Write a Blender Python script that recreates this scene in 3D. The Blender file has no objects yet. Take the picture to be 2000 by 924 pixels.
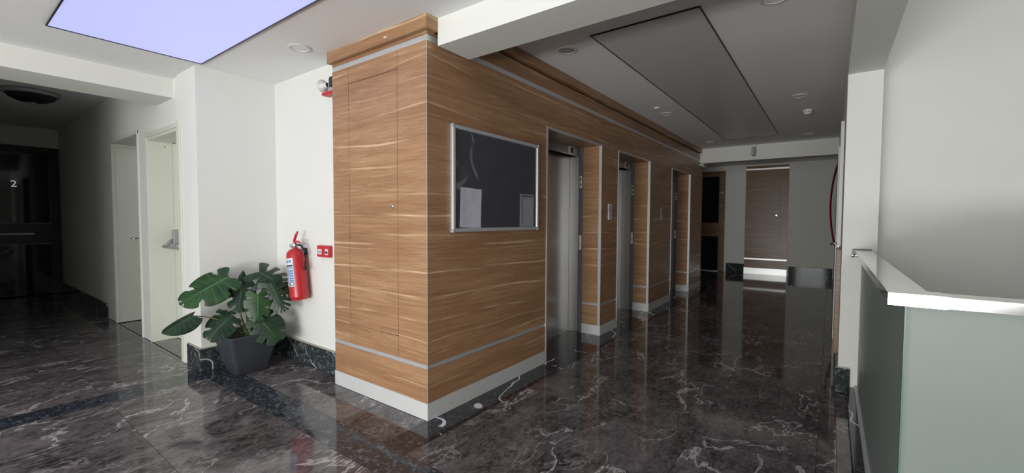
import bpy, bmesh, math, random
from mathutils import Vector, Matrix
random.seed(7)
C = bpy.context.scene.collection
sc = bpy.context.scene
PI = math.pi

# ------------------------------------------------------------------ camera
cam_d = bpy.data.cameras.new('camera'); cam = bpy.data.objects.new('camera', cam_d); C.objects.link(cam)
cam_d.sensor_width = 36.0; cam_d.lens = 845.593 * 36.0 / 2000.0; cam_d.clip_start = 0.02
rt = Vector((0.80514072, 0.59306326, 0.00493856)); up = Vector((-0.02793601, 0.02960553, 0.99917120)); fw = Vector((-0.59242552, 0.80461138, -0.04040443))
M = Matrix((rt, up, -fw)).transposed().to_4x4(); M.translation = Vector((0, 0, 1.35)); cam.matrix_world = M
sc.camera = cam

# ------------------------------------------------------------------ world, lights, exposure
w = bpy.data.worlds.new('world'); sc.world = w; w.use_nodes = True
bg = w.node_tree.nodes['Background']; bg.inputs[0].default_value = (0.80, 0.90, 1.0, 1); bg.inputs[1].default_value = 1.0
vs = sc.view_settings; vs.view_transform = 'Standard'; vs.look = 'None'; vs.gamma = 1.0; vs.use_curve_mapping = False; vs.exposure = -0.14
def area(name, loc, rot, sx, sy, power, col):
    l = bpy.data.lights.new(name, 'AREA'); l.shape = 'RECTANGLE'; l.size = sx; l.size_y = sy; l.energy = power; l.color = col
    o = bpy.data.objects.new(name, l); C.objects.link(o); o.location = loc; o.rotation_euler = rot; return o
# daylight through the windows of the entrance wall behind the camera
area('daylight_window_left', (-3.8, -4.40, 1.45), (PI/2, 0, 0), 1.6, 2.1, 14, (0.95, 0.98, 1.0))
area('daylight_window_middle', (-0.85, -4.40, 1.45), (PI/2+0.08, 0, 0), 1.3, 2.1, 118, (0.97, 0.985, 0.98))
area('daylight_window_right', (1.2, -4.40, 1.45), (PI/2+0.08, 0, 0), 1.4, 2.1, 62, (0.97, 0.985, 0.98))
# added fill lamp, low and tilted up, to brighten the corridor ceiling
area('fill_light_upward', (-0.7, -4.35, 0.35), (PI/2+0.5, 0, 0), 4.0, 0.5, 250, (1.0, 0.985, 0.97))

# ------------------------------------------------------------------ materials
def newmat(name):
    m = bpy.data.materials.new(name); m.use_nodes = True
    nt = m.node_tree; b = nt.nodes['Principled BSDF']; return m, nt, b
def N(nt, t, **kw):
    n = nt.nodes.new(t)
    for k, v in kw.items(): setattr(n, k, v)
    return n
def plain(name, col, rough=0.5, metal=0.0, spec=0.5, noise=0.04, nscale=6.0, bump=0.0, bscale=200.0):
    m, nt, b = newmat(name)
    b.inputs['Roughness'].default_value = rough; b.inputs['Metallic'].default_value = metal; b.inputs['Specular IOR Level'].default_value = spec
    tc = N(nt, 'ShaderNodeTexCoord'); n = N(nt, 'ShaderNodeTexNoise'); n.inputs['Scale'].default_value = nscale; n.inputs['Detail'].default_value = 4
    nt.links.new(tc.outputs['Object'], n.inputs['Vector'])
    r = N(nt, 'ShaderNodeValToRGB'); r.color_ramp.elements[0].position = 0.3; r.color_ramp.elements[1].position = 0.7
    r.color_ramp.elements[0].color = tuple(c*(1-noise) for c in col) + (1,); r.color_ramp.elements[1].color = tuple(min(1, c*(1+noise)) for c in col) + (1,)
    nt.links.new(n.outputs['Fac'], r.inputs['Fac']); nt.links.new(r.outputs['Color'], b.inputs['Base Color'])
    if bump:
        n2 = N(nt, 'ShaderNodeTexNoise'); n2.inputs['Scale'].default_value = bscale; n2.inputs['Detail'].default_value = 3
        nt.links.new(tc.outputs['Object'], n2.inputs['Vector'])
        bp = N(nt, 'ShaderNodeBump'); bp.inputs['Strength'].default_value = bump; bp.inputs['Distance'].default_value = 0.002
        nt.links.new(n2.outputs['Fac'], bp.inputs['Height']); nt.links.new(bp.outputs['Normal'], b.inputs['Normal'])
    return m
def emis(name, col, strength):
    m, nt, b = newmat(name)
    b.inputs['Base Color'].default_value = tuple(c*0.3 for c in col) + (1,); b.inputs['Emission Color'].default_value = col + (1,); b.inputs['Emission Strength'].default_value = strength
    return m

def ridge(nt, vec, scale, detail, width, dist=0.6, rough=0.6):
    """thin lines where a noise field crosses its mean"""
    n = N(nt, 'ShaderNodeTexNoise'); n.inputs['Scale'].default_value = scale; n.inputs['Detail'].default_value = detail
    n.inputs['Distortion'].default_value = dist; n.inputs['Roughness'].default_value = rough
    nt.links.new(vec, n.inputs['Vector'])
    s = N(nt, 'ShaderNodeMath', operation='SUBTRACT'); nt.links.new(n.outputs['Fac'], s.inputs[0]); s.inputs[1].default_value = 0.5
    a = N(nt, 'ShaderNodeMath', operation='ABSOLUTE'); nt.links.new(s.outputs[0], a.inputs[0])
    mr = N(nt, 'ShaderNodeMapRange'); mr.inputs['From Min'].default_value = 0.0; mr.inputs['From Max'].default_value = width
    mr.inputs['To Min'].default_value = 1.0; mr.inputs['To Max'].default_value = 0.0
    nt.links.new(a.outputs[0], mr.inputs['Value']); return mr.outputs[0]
def noise(nt, vec, scale, detail=4, lo=0.4, hi=0.6, rough=0.55, dist=0.0):
    n = N(nt, 'ShaderNodeTexNoise'); n.inputs['Scale'].default_value = scale; n.inputs['Detail'].default_value = detail
    n.inputs['Roughness'].default_value = rough; n.inputs['Distortion'].default_value = dist
    nt.links.new(vec, n.inputs['Vector'])
    mr = N(nt, 'ShaderNodeMapRange'); mr.inputs['From Min'].default_value = lo; mr.inputs['From Max'].default_value = hi
    nt.links.new(n.outputs['Fac'], mr.inputs['Value']); return mr.outputs[0]
def mul(nt, a, b):
    m = N(nt, 'ShaderNodeMath', operation='MULTIPLY')
    nt.links.new(a, m.inputs[0])
    if isinstance(b, (int, float)): m.inputs[1].default_value = b
    else: nt.links.new(b, m.inputs[1])
    return m.outputs[0]
def mixc(nt, fac, a, b):
    m = N(nt, 'ShaderNodeMix', data_type='RGBA')
    nt.links.new(fac, m.inputs[0])
    for i, v in ((6, a), (7, b)):
        if isinstance(v, tuple): m.inputs[i].default_value = v + (1,)
        else: nt.links.new(v, m.inputs[i])
    return m.outputs[2]
def tile_vec(nt, mapping=(1, 1, 1), rot=0.0):
    """world position, shifted by a random amount per tile"""
    g = N(nt, 'ShaderNodeNewGeometry'); oi = N(nt, 'ShaderNodeObjectInfo')
    c = N(nt, 'ShaderNodeCombineXYZ')
    for i, k in enumerate((37.0, 53.0, 71.0)): nt.links.new(mul(nt, oi.outputs['Random'], k), c.inputs[i])
    mp = N(nt, 'ShaderNodeMapping'); mp.inputs['Scale'].default_value = mapping; mp.inputs['Rotation'].default_value = (0, 0, rot)
    nt.links.new(g.outputs['Position'], mp.inputs['Vector'])
    ad = N(nt, 'ShaderNodeVectorMath', operation='ADD'); nt.links.new(mp.outputs[0], ad.inputs[0]); nt.links.new(c.outputs[0], ad.inputs[1])
    return ad.outputs[0], oi.outputs['Random']

def marble_brown():
    m, nt, b = newmat('brown_marble')
    v, rnd = tile_vec(nt, (1.7, 0.95, 1.0), 0.12)
    tone = noise(nt, v, 1.7, 7, 0.40, 0.70, 0.68, 0.9)
    col = mixc(nt, tone, (0.024, 0.020, 0.024), (0.150, 0.129, 0.140))
    grain = noise(nt, v, 14, 6, 0.4, 0.75, 0.7, 1.2)
    col = mixc(nt, mul(nt, grain, 0.55), col, (0.33, 0.30, 0.295))
    r1 = ridge(nt, v, 1.25, 8, 0.011, 0.6, 0.58); g1 = noise(nt, v, 1.3, 2, 0.40, 0.55)
    col = mixc(nt, mul(nt, mul(nt, r1, g1), 0.8), col, (0.66, 0.62, 0.63))
    r2 = ridge(nt, v, 3.0, 8, 0.014, 0.8, 0.62); g2 = noise(nt, v, 2.0, 3, 0.46, 0.66)
    col = mixc(nt, mul(nt, mul(nt, r2, g2), 0.5), col, (0.56, 0.53, 0.54))
    nt.links.new(col, b.inputs['Base Color'])
    b.inputs['Roughness'].default_value = 0.06; b.inputs['Specular IOR Level'].default_value = 0.48
    return m
def marble_dark(name, base, fleck, vein, veinw, fl=0.5, rough=0.07):
    m, nt, b = newmat(name)
    v, rnd = tile_vec(nt, (1, 1, 1), 0.3)
    tone = noise(nt, v, 3.0, 5, 0.35, 0.7, 0.65, 0.5)
    col = mixc(nt, tone, tuple(c*0.6 for c in base), base)
    col = mixc(nt, mul(nt, noise(nt, v, 28, 5, 0.5, 0.72, 0.7, 1.0), fl), col, fleck)
    if veinw:
        wv = N(nt, 'ShaderNodeTexWave', wave_type='BANDS', bands_direction='DIAGONAL', wave_profile='SIN')
        wv.inputs['Scale'].default_value = 1.25; wv.inputs['Distortion'].default_value = 9.0; wv.inputs['Detail'].default_value = 2.0; wv.inputs['Detail Scale'].default_value = 1.4
        nt.links.new(v, wv.inputs['Vector'])
        mr = N(nt, 'ShaderNodeMapRange'); mr.inputs['From Min'].default_value = 1-veinw; mr.inputs['From Max'].default_value = 1-veinw*0.5
        nt.links.new(wv.outputs['Fac'], mr.inputs['Value'])
        col = mixc(nt, mul(nt, mr.outputs[0], noise(nt, v, 5.0, 2, 0.40, 0.46)), col, vein)
    nt.links.new(col, b.inputs['Base Color'])
    b.inputs['Roughness'].default_value = rough; b.inputs['Specular IOR Level'].default_value = 0.6 if name != 'green_black_marble' else 0.2
    return m
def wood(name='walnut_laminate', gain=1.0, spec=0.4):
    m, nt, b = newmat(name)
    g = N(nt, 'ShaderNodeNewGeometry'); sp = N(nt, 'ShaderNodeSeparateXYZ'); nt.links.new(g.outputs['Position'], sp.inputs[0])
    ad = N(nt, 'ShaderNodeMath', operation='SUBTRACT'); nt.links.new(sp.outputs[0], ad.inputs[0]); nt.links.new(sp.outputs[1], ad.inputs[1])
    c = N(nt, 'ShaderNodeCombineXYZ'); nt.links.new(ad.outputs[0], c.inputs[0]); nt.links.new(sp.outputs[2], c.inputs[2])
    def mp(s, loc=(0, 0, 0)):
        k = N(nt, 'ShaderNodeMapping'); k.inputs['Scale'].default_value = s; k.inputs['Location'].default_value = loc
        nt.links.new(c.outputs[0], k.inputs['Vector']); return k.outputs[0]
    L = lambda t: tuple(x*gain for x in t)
    a = noise(nt, mp((0.45, 1, 5.0)), 1.6, 5, 0.3, 0.7, 0.6, 0.4)
    col = mixc(nt, a, L((0.30, 0.155, 0.078)), L((0.46, 0.275, 0.152)))
    a2 = noise(nt, mp((1.0, 1, 26.0)), 2.6, 8, 0.44, 0.62, 0.72, 1.2)
    col = mixc(nt, mul(nt, a2, 0.62), col, L((0.225, 0.112, 0.052)))
    a3 = noise(nt, mp((0.5, 1, 14.0), (3, 0, 5)), 1.4, 3, 0.55, 0.75, 0.6, 0.8)
    col = mixc(nt, mul(nt, a3, 0.45), col, L((0.50, 0.31, 0.17)))
    def streak(scale, loc, dist, lo, mloc, amt, colr):
        wv = N(nt, 'ShaderNodeTexWave', wave_type='BANDS', bands_direction='Z', wave_profile='SIN')
        wv.inputs['Scale'].default_value = scale; wv.inputs['Distortion'].default_value = dist; wv.inputs['Detail'].default_value = 2.0
        wv.inputs['Detail Scale'].default_value = 1.0; wv.inputs['Detail Roughness'].default_value = 0.35
        nt.links.new(mp((0.30, 1, 1), loc), wv.inputs['Vector'])
        mr = N(nt, 'ShaderNodeMapRange'); mr.inputs['From Min'].default_value = lo; mr.inputs['From Max'].default_value = 1.0
        nt.links.new(wv.outputs['Fac'], mr.inputs['Value'])
        gm = noise(nt, mp((1.0, 1, 5.0), mloc), 1.5, 2, 0.46, 0.62)
        return mixc(nt, mul(nt, mul(nt, mr.outputs[0], gm), amt), col, L(colr))
    col = streak(1.7, (1.3, 0, 0.21), 4.0, 0.975, (7, 0, 2), 0.8, (0.74, 0.54, 0.34))
    col = streak(2.2, (5.7, 0, 0.55), 5.0, 0.980, (2, 0, 9), 0.5, (0.66, 0.47, 0.29))
    nt.links.new(col, b.inputs['Base Color']); b.inputs['Roughness'].default_value = 0.33; b.inputs['Specular IOR Level'].default_value = spec
    return m
def steel(name, col, rough, vertical=True):
    m, nt, b = newmat(name)
    b.inputs['Metallic'].default_value = 1.0; b.inputs['Roughness'].default_value = rough
    tc = N(nt, 'ShaderNodeTexCoord'); mp = N(nt, 'ShaderNodeMapping'); mp.inputs['Scale'].default_value = (300, 300, 3) if vertical else (3, 3, 300)
    nt.links.new(tc.outputs['Object'], mp.inputs['Vector'])
    f = noise(nt, mp.outputs[0], 1.0, 2, 0.3, 0.7)
    nt.links.new(mixc(nt, f, tuple(c*0.9 for c in col), col), b.inputs['Base Color'])
    return m
def frosted():
    m, nt, b = newmat('frosted_glass')
    b.inputs['Base Color'].default_value = (0.33, 0.43, 0.40, 1); b.inputs['Roughness'].default_value = 0.38; b.inputs['IOR'].default_value = 1.3
    b.inputs['Transmission Weight'].default_value = 0.55
    tc = N(nt, 'ShaderNodeTexCoord'); f = noise(nt, tc.outputs['Object'], 1.2, 2)
    nt.links.new(mixc(nt, f, (0.38, 0.44, 0.405), (0.41, 0.465, 0.43)), b.inputs['Base Color'])
    return m
def foil():
    """clear crinkled plastic sheet: see-through with wavy gloss"""
    m = bpy.data.materials.new('clear_plastic'); m.use_nodes = True; nt = m.node_tree; nt.nodes.clear()
    o = N(nt, 'ShaderNodeOutputMaterial'); mx = N(nt, 'ShaderNodeMixShader'); t = N(nt, 'ShaderNodeBsdfTransparent'); gl = N(nt, 'ShaderNodeBsdfGlossy')
    gl.inputs['Roughness'].default_value = 0.12; gl.inputs['Color'].default_value = (1, 1, 1, 1)
    tc = N(nt, 'ShaderNodeTexCoord'); n = N(nt, 'ShaderNodeTexNoise'); n.inputs['Scale'].default_value = 4.5; n.inputs['Detail'].default_value = 1; n.inputs['Distortion'].default_value = 1.0
    nt.links.new(tc.outputs['Object'], n.inputs['Vector'])
    bp = N(nt, 'ShaderNodeBump'); bp.inputs['Strength'].default_value = 0.5; bp.inputs['Distance'].default_value = 0.03
    nt.links.new(n.outputs['Fac'], bp.inputs['Height']); nt.links.new(bp.outputs[0], gl.inputs['Normal'])
    mx.inputs[0].default_value = 0.05
    nt.links.new(t.outputs[0], mx.inputs[1]); nt.links.new(gl.outputs[0], mx.inputs[2]); nt.links.new(mx.outputs[0], o.inputs[0])
    return m
def leafmat(name, dark, light):
    m, nt, b = newmat(name)
    uv = N(nt, 'ShaderNodeUVMap'); s = N(nt, 'ShaderNodeSeparateXYZ'); nt.links.new(uv.outputs[0], s.inputs[0])
    mr = N(nt, 'ShaderNodeMapRange'); mr.inputs['From Min'].default_value = 0.015; mr.inputs['From Max'].default_value = 0.06; mr.inputs['To Min'].default_value = 1; mr.inputs['To Max'].default_value = 0
    nt.links.new(s.outputs[1], mr.inputs['Value'])
    tc = N(nt, 'ShaderNodeTexCoord'); f = noise(nt, tc.outputs['Object'], 9, 3, 0.35, 0.65)
    col = mixc(nt, f, dark, light)
    wv = N(nt, 'ShaderNodeMath', operation='MULTIPLY'); nt.links.new(s.outputs[0], wv.inputs[0]); wv.inputs[1].default_value = 2*PI*9
    sn = N(nt, 'ShaderNodeMath', operation='SINE'); nt.links.new(wv.outputs[0], sn.inputs[0])
    m2 = N(nt, 'ShaderNodeMapRange'); m2.inputs['From Min'].default_value = 0.86; m2.inputs['From Max'].default_value = 1.0
    nt.links.new(sn.outputs[0], m2.inputs['Value'])
    pale = tuple(min(1, c*2.2 + 0.02) for c in light)
    col = mixc(nt, mul(nt, m2.outputs[0], 0.35), col, pale); col = mixc(nt, mul(nt, mr.outputs[0], 0.8), col, pale)
    nt.links.new(col, b.inputs['Base Color']); b.inputs['Roughness'].default_value = 0.36; b.inputs['Specular IOR Level'].default_value = 0.35; b.inputs['Subsurface Weight'].default_value = 0.0
    return m

MT = {}
MT['white'] = plain('white_wall_paint', (0.76, 0.765, 0.72), 0.75, noise=0.015, nscale=1.5, bump=0.15, bscale=120)
MT['greywall'] = plain('bounce_cutting_grey', (0.34, 0.33, 0.31), 0.8)  # darker tone chosen for unseen walls to cut bounced light
MT['ceiling'] = plain('ceiling_paint', (0.85, 0.85, 0.855), 0.8, noise=0.015, nscale=1.2)
MT['doorpaint'] = plain('cream_door_paint', (0.70, 0.72, 0.63), 0.45, noise=0.01)
MT['brown_marble'] = marble_brown()
MT['blue_marble'] = marble_dark('blue_black_marble', (0.034, 0.039, 0.052), (0.24, 0.27, 0.33), (0.5, 0.5, 0.55), 0.0, 0.85)
MT['black_marble'] = marble_dark('veined_black_marble', (0.014, 0.014, 0.020), (0.16, 0.16, 0.22), (0.80, 0.80, 0.88), 0.011, 0.8)
MT['green_marble'] = marble_dark('green_black_marble', (0.035, 0.042, 0.044), (0.26, 0.31, 0.30), (0.45, 0.48, 0.46), 0.004, 0.75, 0.06)
MT['grout'] = plain('dark_grout', (0.05, 0.048, 0.046), 0.8)
MT['beigecap'] = plain('beige_sealant', (0.40, 0.38, 0.31), 0.6)
MT['wood'] = wood()
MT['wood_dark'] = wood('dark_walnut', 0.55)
MT['alu'] = plain('brushed_aluminium', (0.60, 0.61, 0.63), 0.36, 0.45, noise=0.03, nscale=20)
MT['alubase'] = plain('satin_kick_plate', (0.66, 0.67, 0.66), 0.42, 0.2, noise=0.02)
MT['trimmetal'] = plain('window_glare_trim', (0.80, 0.81, 0.79), 0.38, 0.7, noise=0.02)  # paler aluminium copy; window glare on the trims put into the colour
MT['steel'] = steel('brushed_steel', (0.36, 0.36, 0.365), 0.30)
MT['jambsteel'] = steel('window_lit_jamb_steel', (0.74, 0.73, 0.70), 0.38)  # lighter copy of the lift steel; window reflection put into the colour
MT['darksteel'] = plain('dark_satin_steel', (0.16, 0.16, 0.18), 0.5, 0.3, spec=0.3)
MT['mirror'] = plain('polished_steel', (0.80, 0.81, 0.80), 0.10, 1.0, noise=0.0)
MT['frost'] = frosted()
MT['glassedge'] = plain('green_glass_edge', (0.07, 0.15, 0.13), 0.3)
MT['felt'] = plain('slate_felt', (0.040, 0.043, 0.062), 0.85, noise=0.08, nscale=30)
MT['foil'] = foil()
MT['paper'] = plain('white_paper', (0.66, 0.65, 0.76), 0.8, noise=0.01)
MT['papergrey'] = plain('grey_printed_paper', (0.33, 0.34, 0.36), 0.8, noise=0.15, nscale=60)
MT['ink'] = plain('grey_ink', (0.40, 0.39, 0.48), 0.8)
MT['inkdark'] = plain('black_ink', (0.03, 0.03, 0.04), 0.8)
MT['black'] = plain('black_plastic', (0.015, 0.015, 0.016), 0.35)
MT['darkmetal'] = plain('dark_metal', (0.03, 0.03, 0.033), 0.35, 0.6)
MT['void'] = plain('dark_interior', (0.012, 0.012, 0.013), 0.8)
MT['darkglass'] = plain('dark_glass', (0.012, 0.012, 0.016), 0.05, spec=0.4)
MT['red'] = plain('red_enamel', (0.48, 0.022, 0.030), 0.28, noise=0.03)
MT['redplastic'] = plain('red_plastic', (0.55, 0.02, 0.035), 0.4)
MT['redcloth'] = plain('red_cloth', (0.30, 0.01, 0.02), 0.9, noise=0.15, nscale=12)
MT['whiteplastic'] = plain('white_plastic', (0.68, 0.69, 0.68), 0.4)
MT['greyplastic'] = plain('grey_plastic', (0.34, 0.35, 0.36), 0.4)
MT['chrome'] = plain('chrome', (0.7, 0.7, 0.7), 0.18, 1.0, noise=0.0)
MT['labelwhite'] = plain('label_white', (0.70, 0.72, 0.76), 0.4)
MT['labelblue'] = plain('label_blue', (0.07, 0.20, 0.55), 0.4)
MT['labelgrey'] = plain('label_grey', (0.28, 0.32, 0.40), 0.4, noise=0.3, nscale=90)
MT['pot'] = plain('charcoal_planter', (0.040, 0.046, 0.056), 0.45, noise=0.1, nscale=8, bump=0.2, bscale=160)
MT['soil'] = plain('soil', (0.035, 0.022, 0.016), 0.95, noise=0.5, nscale=60, bump=1.0, bscale=60)
MT['stem'] = plain('green_stem', (0.12, 0.17, 0.06), 0.45)
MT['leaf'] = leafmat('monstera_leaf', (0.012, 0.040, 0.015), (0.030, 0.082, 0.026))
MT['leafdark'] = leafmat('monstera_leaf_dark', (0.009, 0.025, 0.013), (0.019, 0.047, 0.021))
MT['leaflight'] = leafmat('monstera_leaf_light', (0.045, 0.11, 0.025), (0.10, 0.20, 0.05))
MT['lightpanel'] = emis('luminous_ceiling_panel', (0.56, 0.59, 1.0), 0.93)
MT['greypanel'] = plain('grey_ceiling_panel', (0.62, 0.62, 0.63), 0.35, noise=0.02)
MT['litsign'] = emis('backlit_number', (0.75, 0.78, 0.80), 0.45)
MT['screen'] = plain('display_glass', (0.01, 0.01, 0.012), 0.1)
MT['hedge'] = plain('hedge', (0.10, 0.20, 0.05), 0.9, noise=0.5, nscale=5)

# ------------------------------------------------------------------ helpers
def tag(o, label=None, cat=None, group=None, kind=None):
    if label: o['label'] = label
    if cat: o['category'] = cat
    if group: o['group'] = group
    if kind: o['kind'] = kind
    return o
def empty(name, loc, label, cat, group=None):
    o = bpy.data.objects.new(name, None); C.objects.link(o); o.location = loc; o.empty_display_size = 0.1
    return tag(o, label, cat, group)
def link(name, bm, mat, parent=None, smooth=False, origin=None, bevel=0.0):
    me = bpy.data.meshes.new(name)
    bmesh.ops.recalc_face_normals(bm, faces=bm.faces)
    if origin is not None: bmesh.ops.translate(bm, verts=bm.verts, vec=-Vector(origin))
    bm.to_mesh(me); bm.free()
    for mm in (mat if isinstance(mat, list) else [mat]): me.materials.append(mm)
    if smooth:
        for p in me.polygons: p.use_smooth = True
    o = bpy.data.objects.new(name, me); C.objects.link(o)
    if origin is not None: o.location = origin
    if parent is not None:
        o.parent = parent
        o.location = Vector(o.location) - world_loc(parent)
    if bevel:
        b = o.modifiers.new('bevel', 'BEVEL'); b.width = bevel; b.segments = 2; b.limit_method = 'ANGLE'
    return o
def world_loc(o):
    v = Vector((0, 0, 0))
    while o is not None:
        v += Vector(o.location); o = o.parent
    return v
def bx(bm, x0, x1, y0, y1, z0, z1, mi=0):
    vs_ = [bm.verts.new((x, y, z)) for z in (z0, z1) for (x, y) in ((x0, y0), (x1, y0), (x1, y1), (x0, y1))]
    for f in ((0, 1, 2, 3), (4, 5, 6, 7), (0, 1, 5, 4), (1, 2, 6, 5), (2, 3, 7, 6), (3, 0, 4, 7)):
        fc = bm.faces.new([vs_[i] for i in f]); fc.material_index = mi
def box(name, b, mat, parent=None, bevel=0.0, kind=None):
    bm = bmesh.new(); bx(bm, *b)
    org = ((b[0]+b[1])/2, (b[2]+b[3])/2, min(b[4], b[5]))
    o = link(name, bm, mat, parent, origin=org, bevel=bevel)
    if kind: o['kind'] = kind
    return o
def boxes(name, bs, mat, parent=None, bevel=0.0, kind=None):
    bm = bmesh.new()
    for b in bs: bx(bm, *b)
    o = link(name, bm, mat, parent, origin=((bs[0][0]+bs[0][1])/2, (bs[0][2]+bs[0][3])/2, bs[0][4]), bevel=bevel)
    if kind: o['kind'] = kind
    return o
def lathe_bm(prof, seg=32):
    bm = bmesh.new(); rings = []
    for r, z in prof:
        if r < 1e-5: rings.append([bm.verts.new((0, 0, z))])
        else: rings.append([bm.verts.new((r*math.cos(2*PI*i/seg), r*math.sin(2*PI*i/seg), z)) for i in range(seg)])
    for a, b in zip(rings, rings[1:]):
        for i in range(seg):
            j = (i+1) % seg
            if len(a) == 1 and len(b) == 1: continue
            if len(a) == 1: bm.faces.new((a[0], b[i], b[j]))
            elif len(b) == 1: bm.faces.new((a[i], a[j], b[0]))
            else: bm.faces.new((a[i], a[j], b[j], b[i]))
    return bm
def lathe(name, prof, mat, loc, parent=None, seg=32, rot=None, smooth=True):
    bm = lathe_bm(prof, seg)
    if rot is not None: bmesh.ops.transform(bm, matrix=rot, verts=bm.verts)
    o = link(name, bm, mat, None, smooth)
    o.location = Vector(loc) - (world_loc(parent) if parent else Vector((0, 0, 0))); o.parent = parent
    if smooth:
        m = o.modifiers.new('edges', 'EDGE_SPLIT'); m.split_angle = math.radians(40)
    return o
def tube_into(bm, pts, rad, seg=8):
    pts = [Vector(p) for p in pts]; rings = []
    for i, p in enumerate(pts):
        d = (pts[min(i+1, len(pts)-1)] - pts[max(i-1, 0)]).normalized()
        a = d.cross(Vector((0, 0, 1)))
        if a.length < 1e-3: a = d.cross(Vector((1, 0, 0)))
        a.normalize(); b = d.cross(a); r = rad[i] if isinstance(rad, (list, tuple)) else rad
        rings.append([bm.verts.new(p + (a*math.cos(2*PI*k/seg) + b*math.sin(2*PI*k/seg))*r) for k in range(seg)])
    for a, b in zip(rings, rings[1:]):
        for k in range(seg): bm.faces.new((a[k], a[(k+1) % seg], b[(k+1) % seg], b[k]))
    bm.faces.new(rings[0]); bm.faces.new(rings[-1])
def tube(name, pts, rad, mat, parent=None, seg=8):
    bm = bmesh.new(); tube_into(bm, pts, rad, seg)
    return link(name, bm, mat, parent, True, origin=tuple(pts[0]))
def text(name, s, size, loc, rot, mat, parent=None, ext=0.002, align='CENTER'):
    cu = bpy.data.curves.new(name, 'FONT'); cu.body = s; cu.size = size; cu.extrude = ext; cu.align_x = align; cu.align_y = 'CENTER'
    t = bpy.data.objects.new(name + '_tmp', cu); C.objects.link(t)
    bpy.context.view_layer.update()
    me = bpy.data.meshes.new_from_object(t.evaluated_get(bpy.context.evaluated_depsgraph_get()))
    bpy.data.objects.remove(t); me.materials.clear(); me.materials.append(mat)
    o = bpy.data.objects.new(name, me); C.objects.link(o); o.rotation_euler = rot
    o.location = Vector(loc) - (world_loc(parent) if parent else Vector((0, 0, 0))); o.parent = parent
    return o

# ------------------------------------------------------------------ levels
HZ, CZ, DZ = 2.65, 2.75, 2.85      # ceilings: hall, lift corridor, side corridor
BX, BY = -2.13, 1.955              # lift block faces
WL = 1.43                          # wall with the white doors
RX = 0.075                         # right corridor wall
ST = 'structure'

# ------------------------------------------------------------------ floor with individual tiles
floor = box('floor', (-12.5, 4.2, -4.7, 13.0, -0.16, -0.010), MT['grout'], kind=ST)
tile_meshes = {}
def tile(x0, x1, y0, y1, mat):
    g = 0.0011
    w_, d_ = round(x1-x0-2*g, 4), round(y1-y0-2*g, 4)
    key = (w_, d_, mat)
    if key not in tile_meshes:
        bm = bmesh.new(); bx(bm, -w_/2, w_/2, -d_/2, d_/2, -0.0098, 0.0)
        me = bpy.data.meshes.new('tile'); bmesh.ops.recalc_face_normals(bm, faces=bm.faces); bm.to_mesh(me); bm.free(); me.materials.append(MT[mat]); tile_meshes[key] = me
    o = bpy.data.objects.new('tile', tile_meshes[key]); C.objects.link(o); o.parent = floor
    o.location = Vector(((x0+x1)/2, (y0+y1)/2, 0)) - world_loc(floor)
def steps(a, b, s, start=None):
    out = [a]; v = (start if start is not None else a) 
    while v <= a + 1e-6: v += s
    while v < b - 0.02: out.append(v); v += s
    out.append(b); return out
def grid(x0, x1, y0, y1, mat, sx=0.62, sy=0.62, ox=None, oy=None):
    xs = steps(x0, x1, sx, ox); ys = steps(y0, y1, sy, oy)
    for a, b in zip(xs, xs[1:]):
        for c, d in zip(ys, ys[1:]): tile(a, b, c, d, mat)
grid(-4.19, 0.77, -0.48, 1.38, 'brown_marble')                      # hall
grid(-10.78, -4.42, 0.14, 1.42, 'brown_marble', ox=-10.78-0.46, oy=0.14)   # side corridor
grid(-4.42, -4.19, -0.48, 1.38, 'blue_marble')                      # dark strips
grid(-4.42, -0.03, 1.38, 1.60, 'blue_marble', sy=1)
grid(-4.40, -3.23, 1.60, 2.05, 'brown_marble', sy=1)
grid(-3.23, BX, 1.60, 1.945, 'brown_marble', sy=1)
grid(BX, -1.92, 1.60, 9.43, 'black_marble', sx=1, sy=0.9)
for a, b in ((3.44, 4.60), (5.11, 6.26), (7.34, 8.49)): tile(-2.512, BX, a, b, 'black_marble')
grid(-1.92, -0.03, 1.60, 12.38, 'brown_marble', sx=0.63, oy=1.60-0.02)
grid(-0.03, 0.062, 1.38, 12.38, 'brown_marble', sx=1, sy=1.24, oy=1.6)
grid(0.062, 0.13, 1.75, 4.2, 'brown_marble', sx=1, sy=1.24, oy=1.6)
grid(-3.18, -1.92, 9.44, 12.38, 'brown_marble', sx=0.63, oy=9.6)

grid(-5.865, -4.868, 1.43, 1.645, 'brown_marble', sy=1)
grid(-7.25, -6.205, 1.43, 2.54, 'brown_marble')

# ------------------------------------------------------------------ shell
box('ceiling', (-5.03, 0.09, -4.5, 2.02, HZ, HZ+0.4), MT['ceiling'], kind=ST)
box('ceiling', (-4.6, -3.1, 2.02, 2.2, HZ, HZ+0.4), MT['ceiling'], kind=ST)
box('ceiling', (-2.6, 0.09, 2.30, 12.6, CZ, CZ+0.3), MT['ceiling'], kind=ST)
box('ceiling', (-3.4, -2.6, 9.3, 12.6, CZ, CZ+0.3), MT['ceiling'], kind=ST)
box('ceiling', (-12.3, -5.45, -1.4, 1.6, DZ, DZ+0.2), MT['ceiling'], kind=ST)
box('ceiling', (0.285, 2.6, -4.7, 4.9, 3.2, 3.4), MT['ceiling'], kind=ST)
box('trim_1', (-2.095, RX, 2.02, 2.32, 2.475, HZ+0.4), MT['white'], kind=ST)           # beam over the corridor mouth
box('trim_2', (-2.6, RX, 9.2, 9.5, 2.475, CZ), MT['white'], kind=ST)                # far beam
box('trim_3', (-5.50, -5.03, -4.5, WL, 2.475, DZ+0.2), MT['white'], kind=ST)         # beam at the side corridor
box('trim_4', (RX, 0.285, -4.5, 4.24, 2.47, 3.3), MT['white'], kind=ST)              # header over the glass parapet
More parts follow.
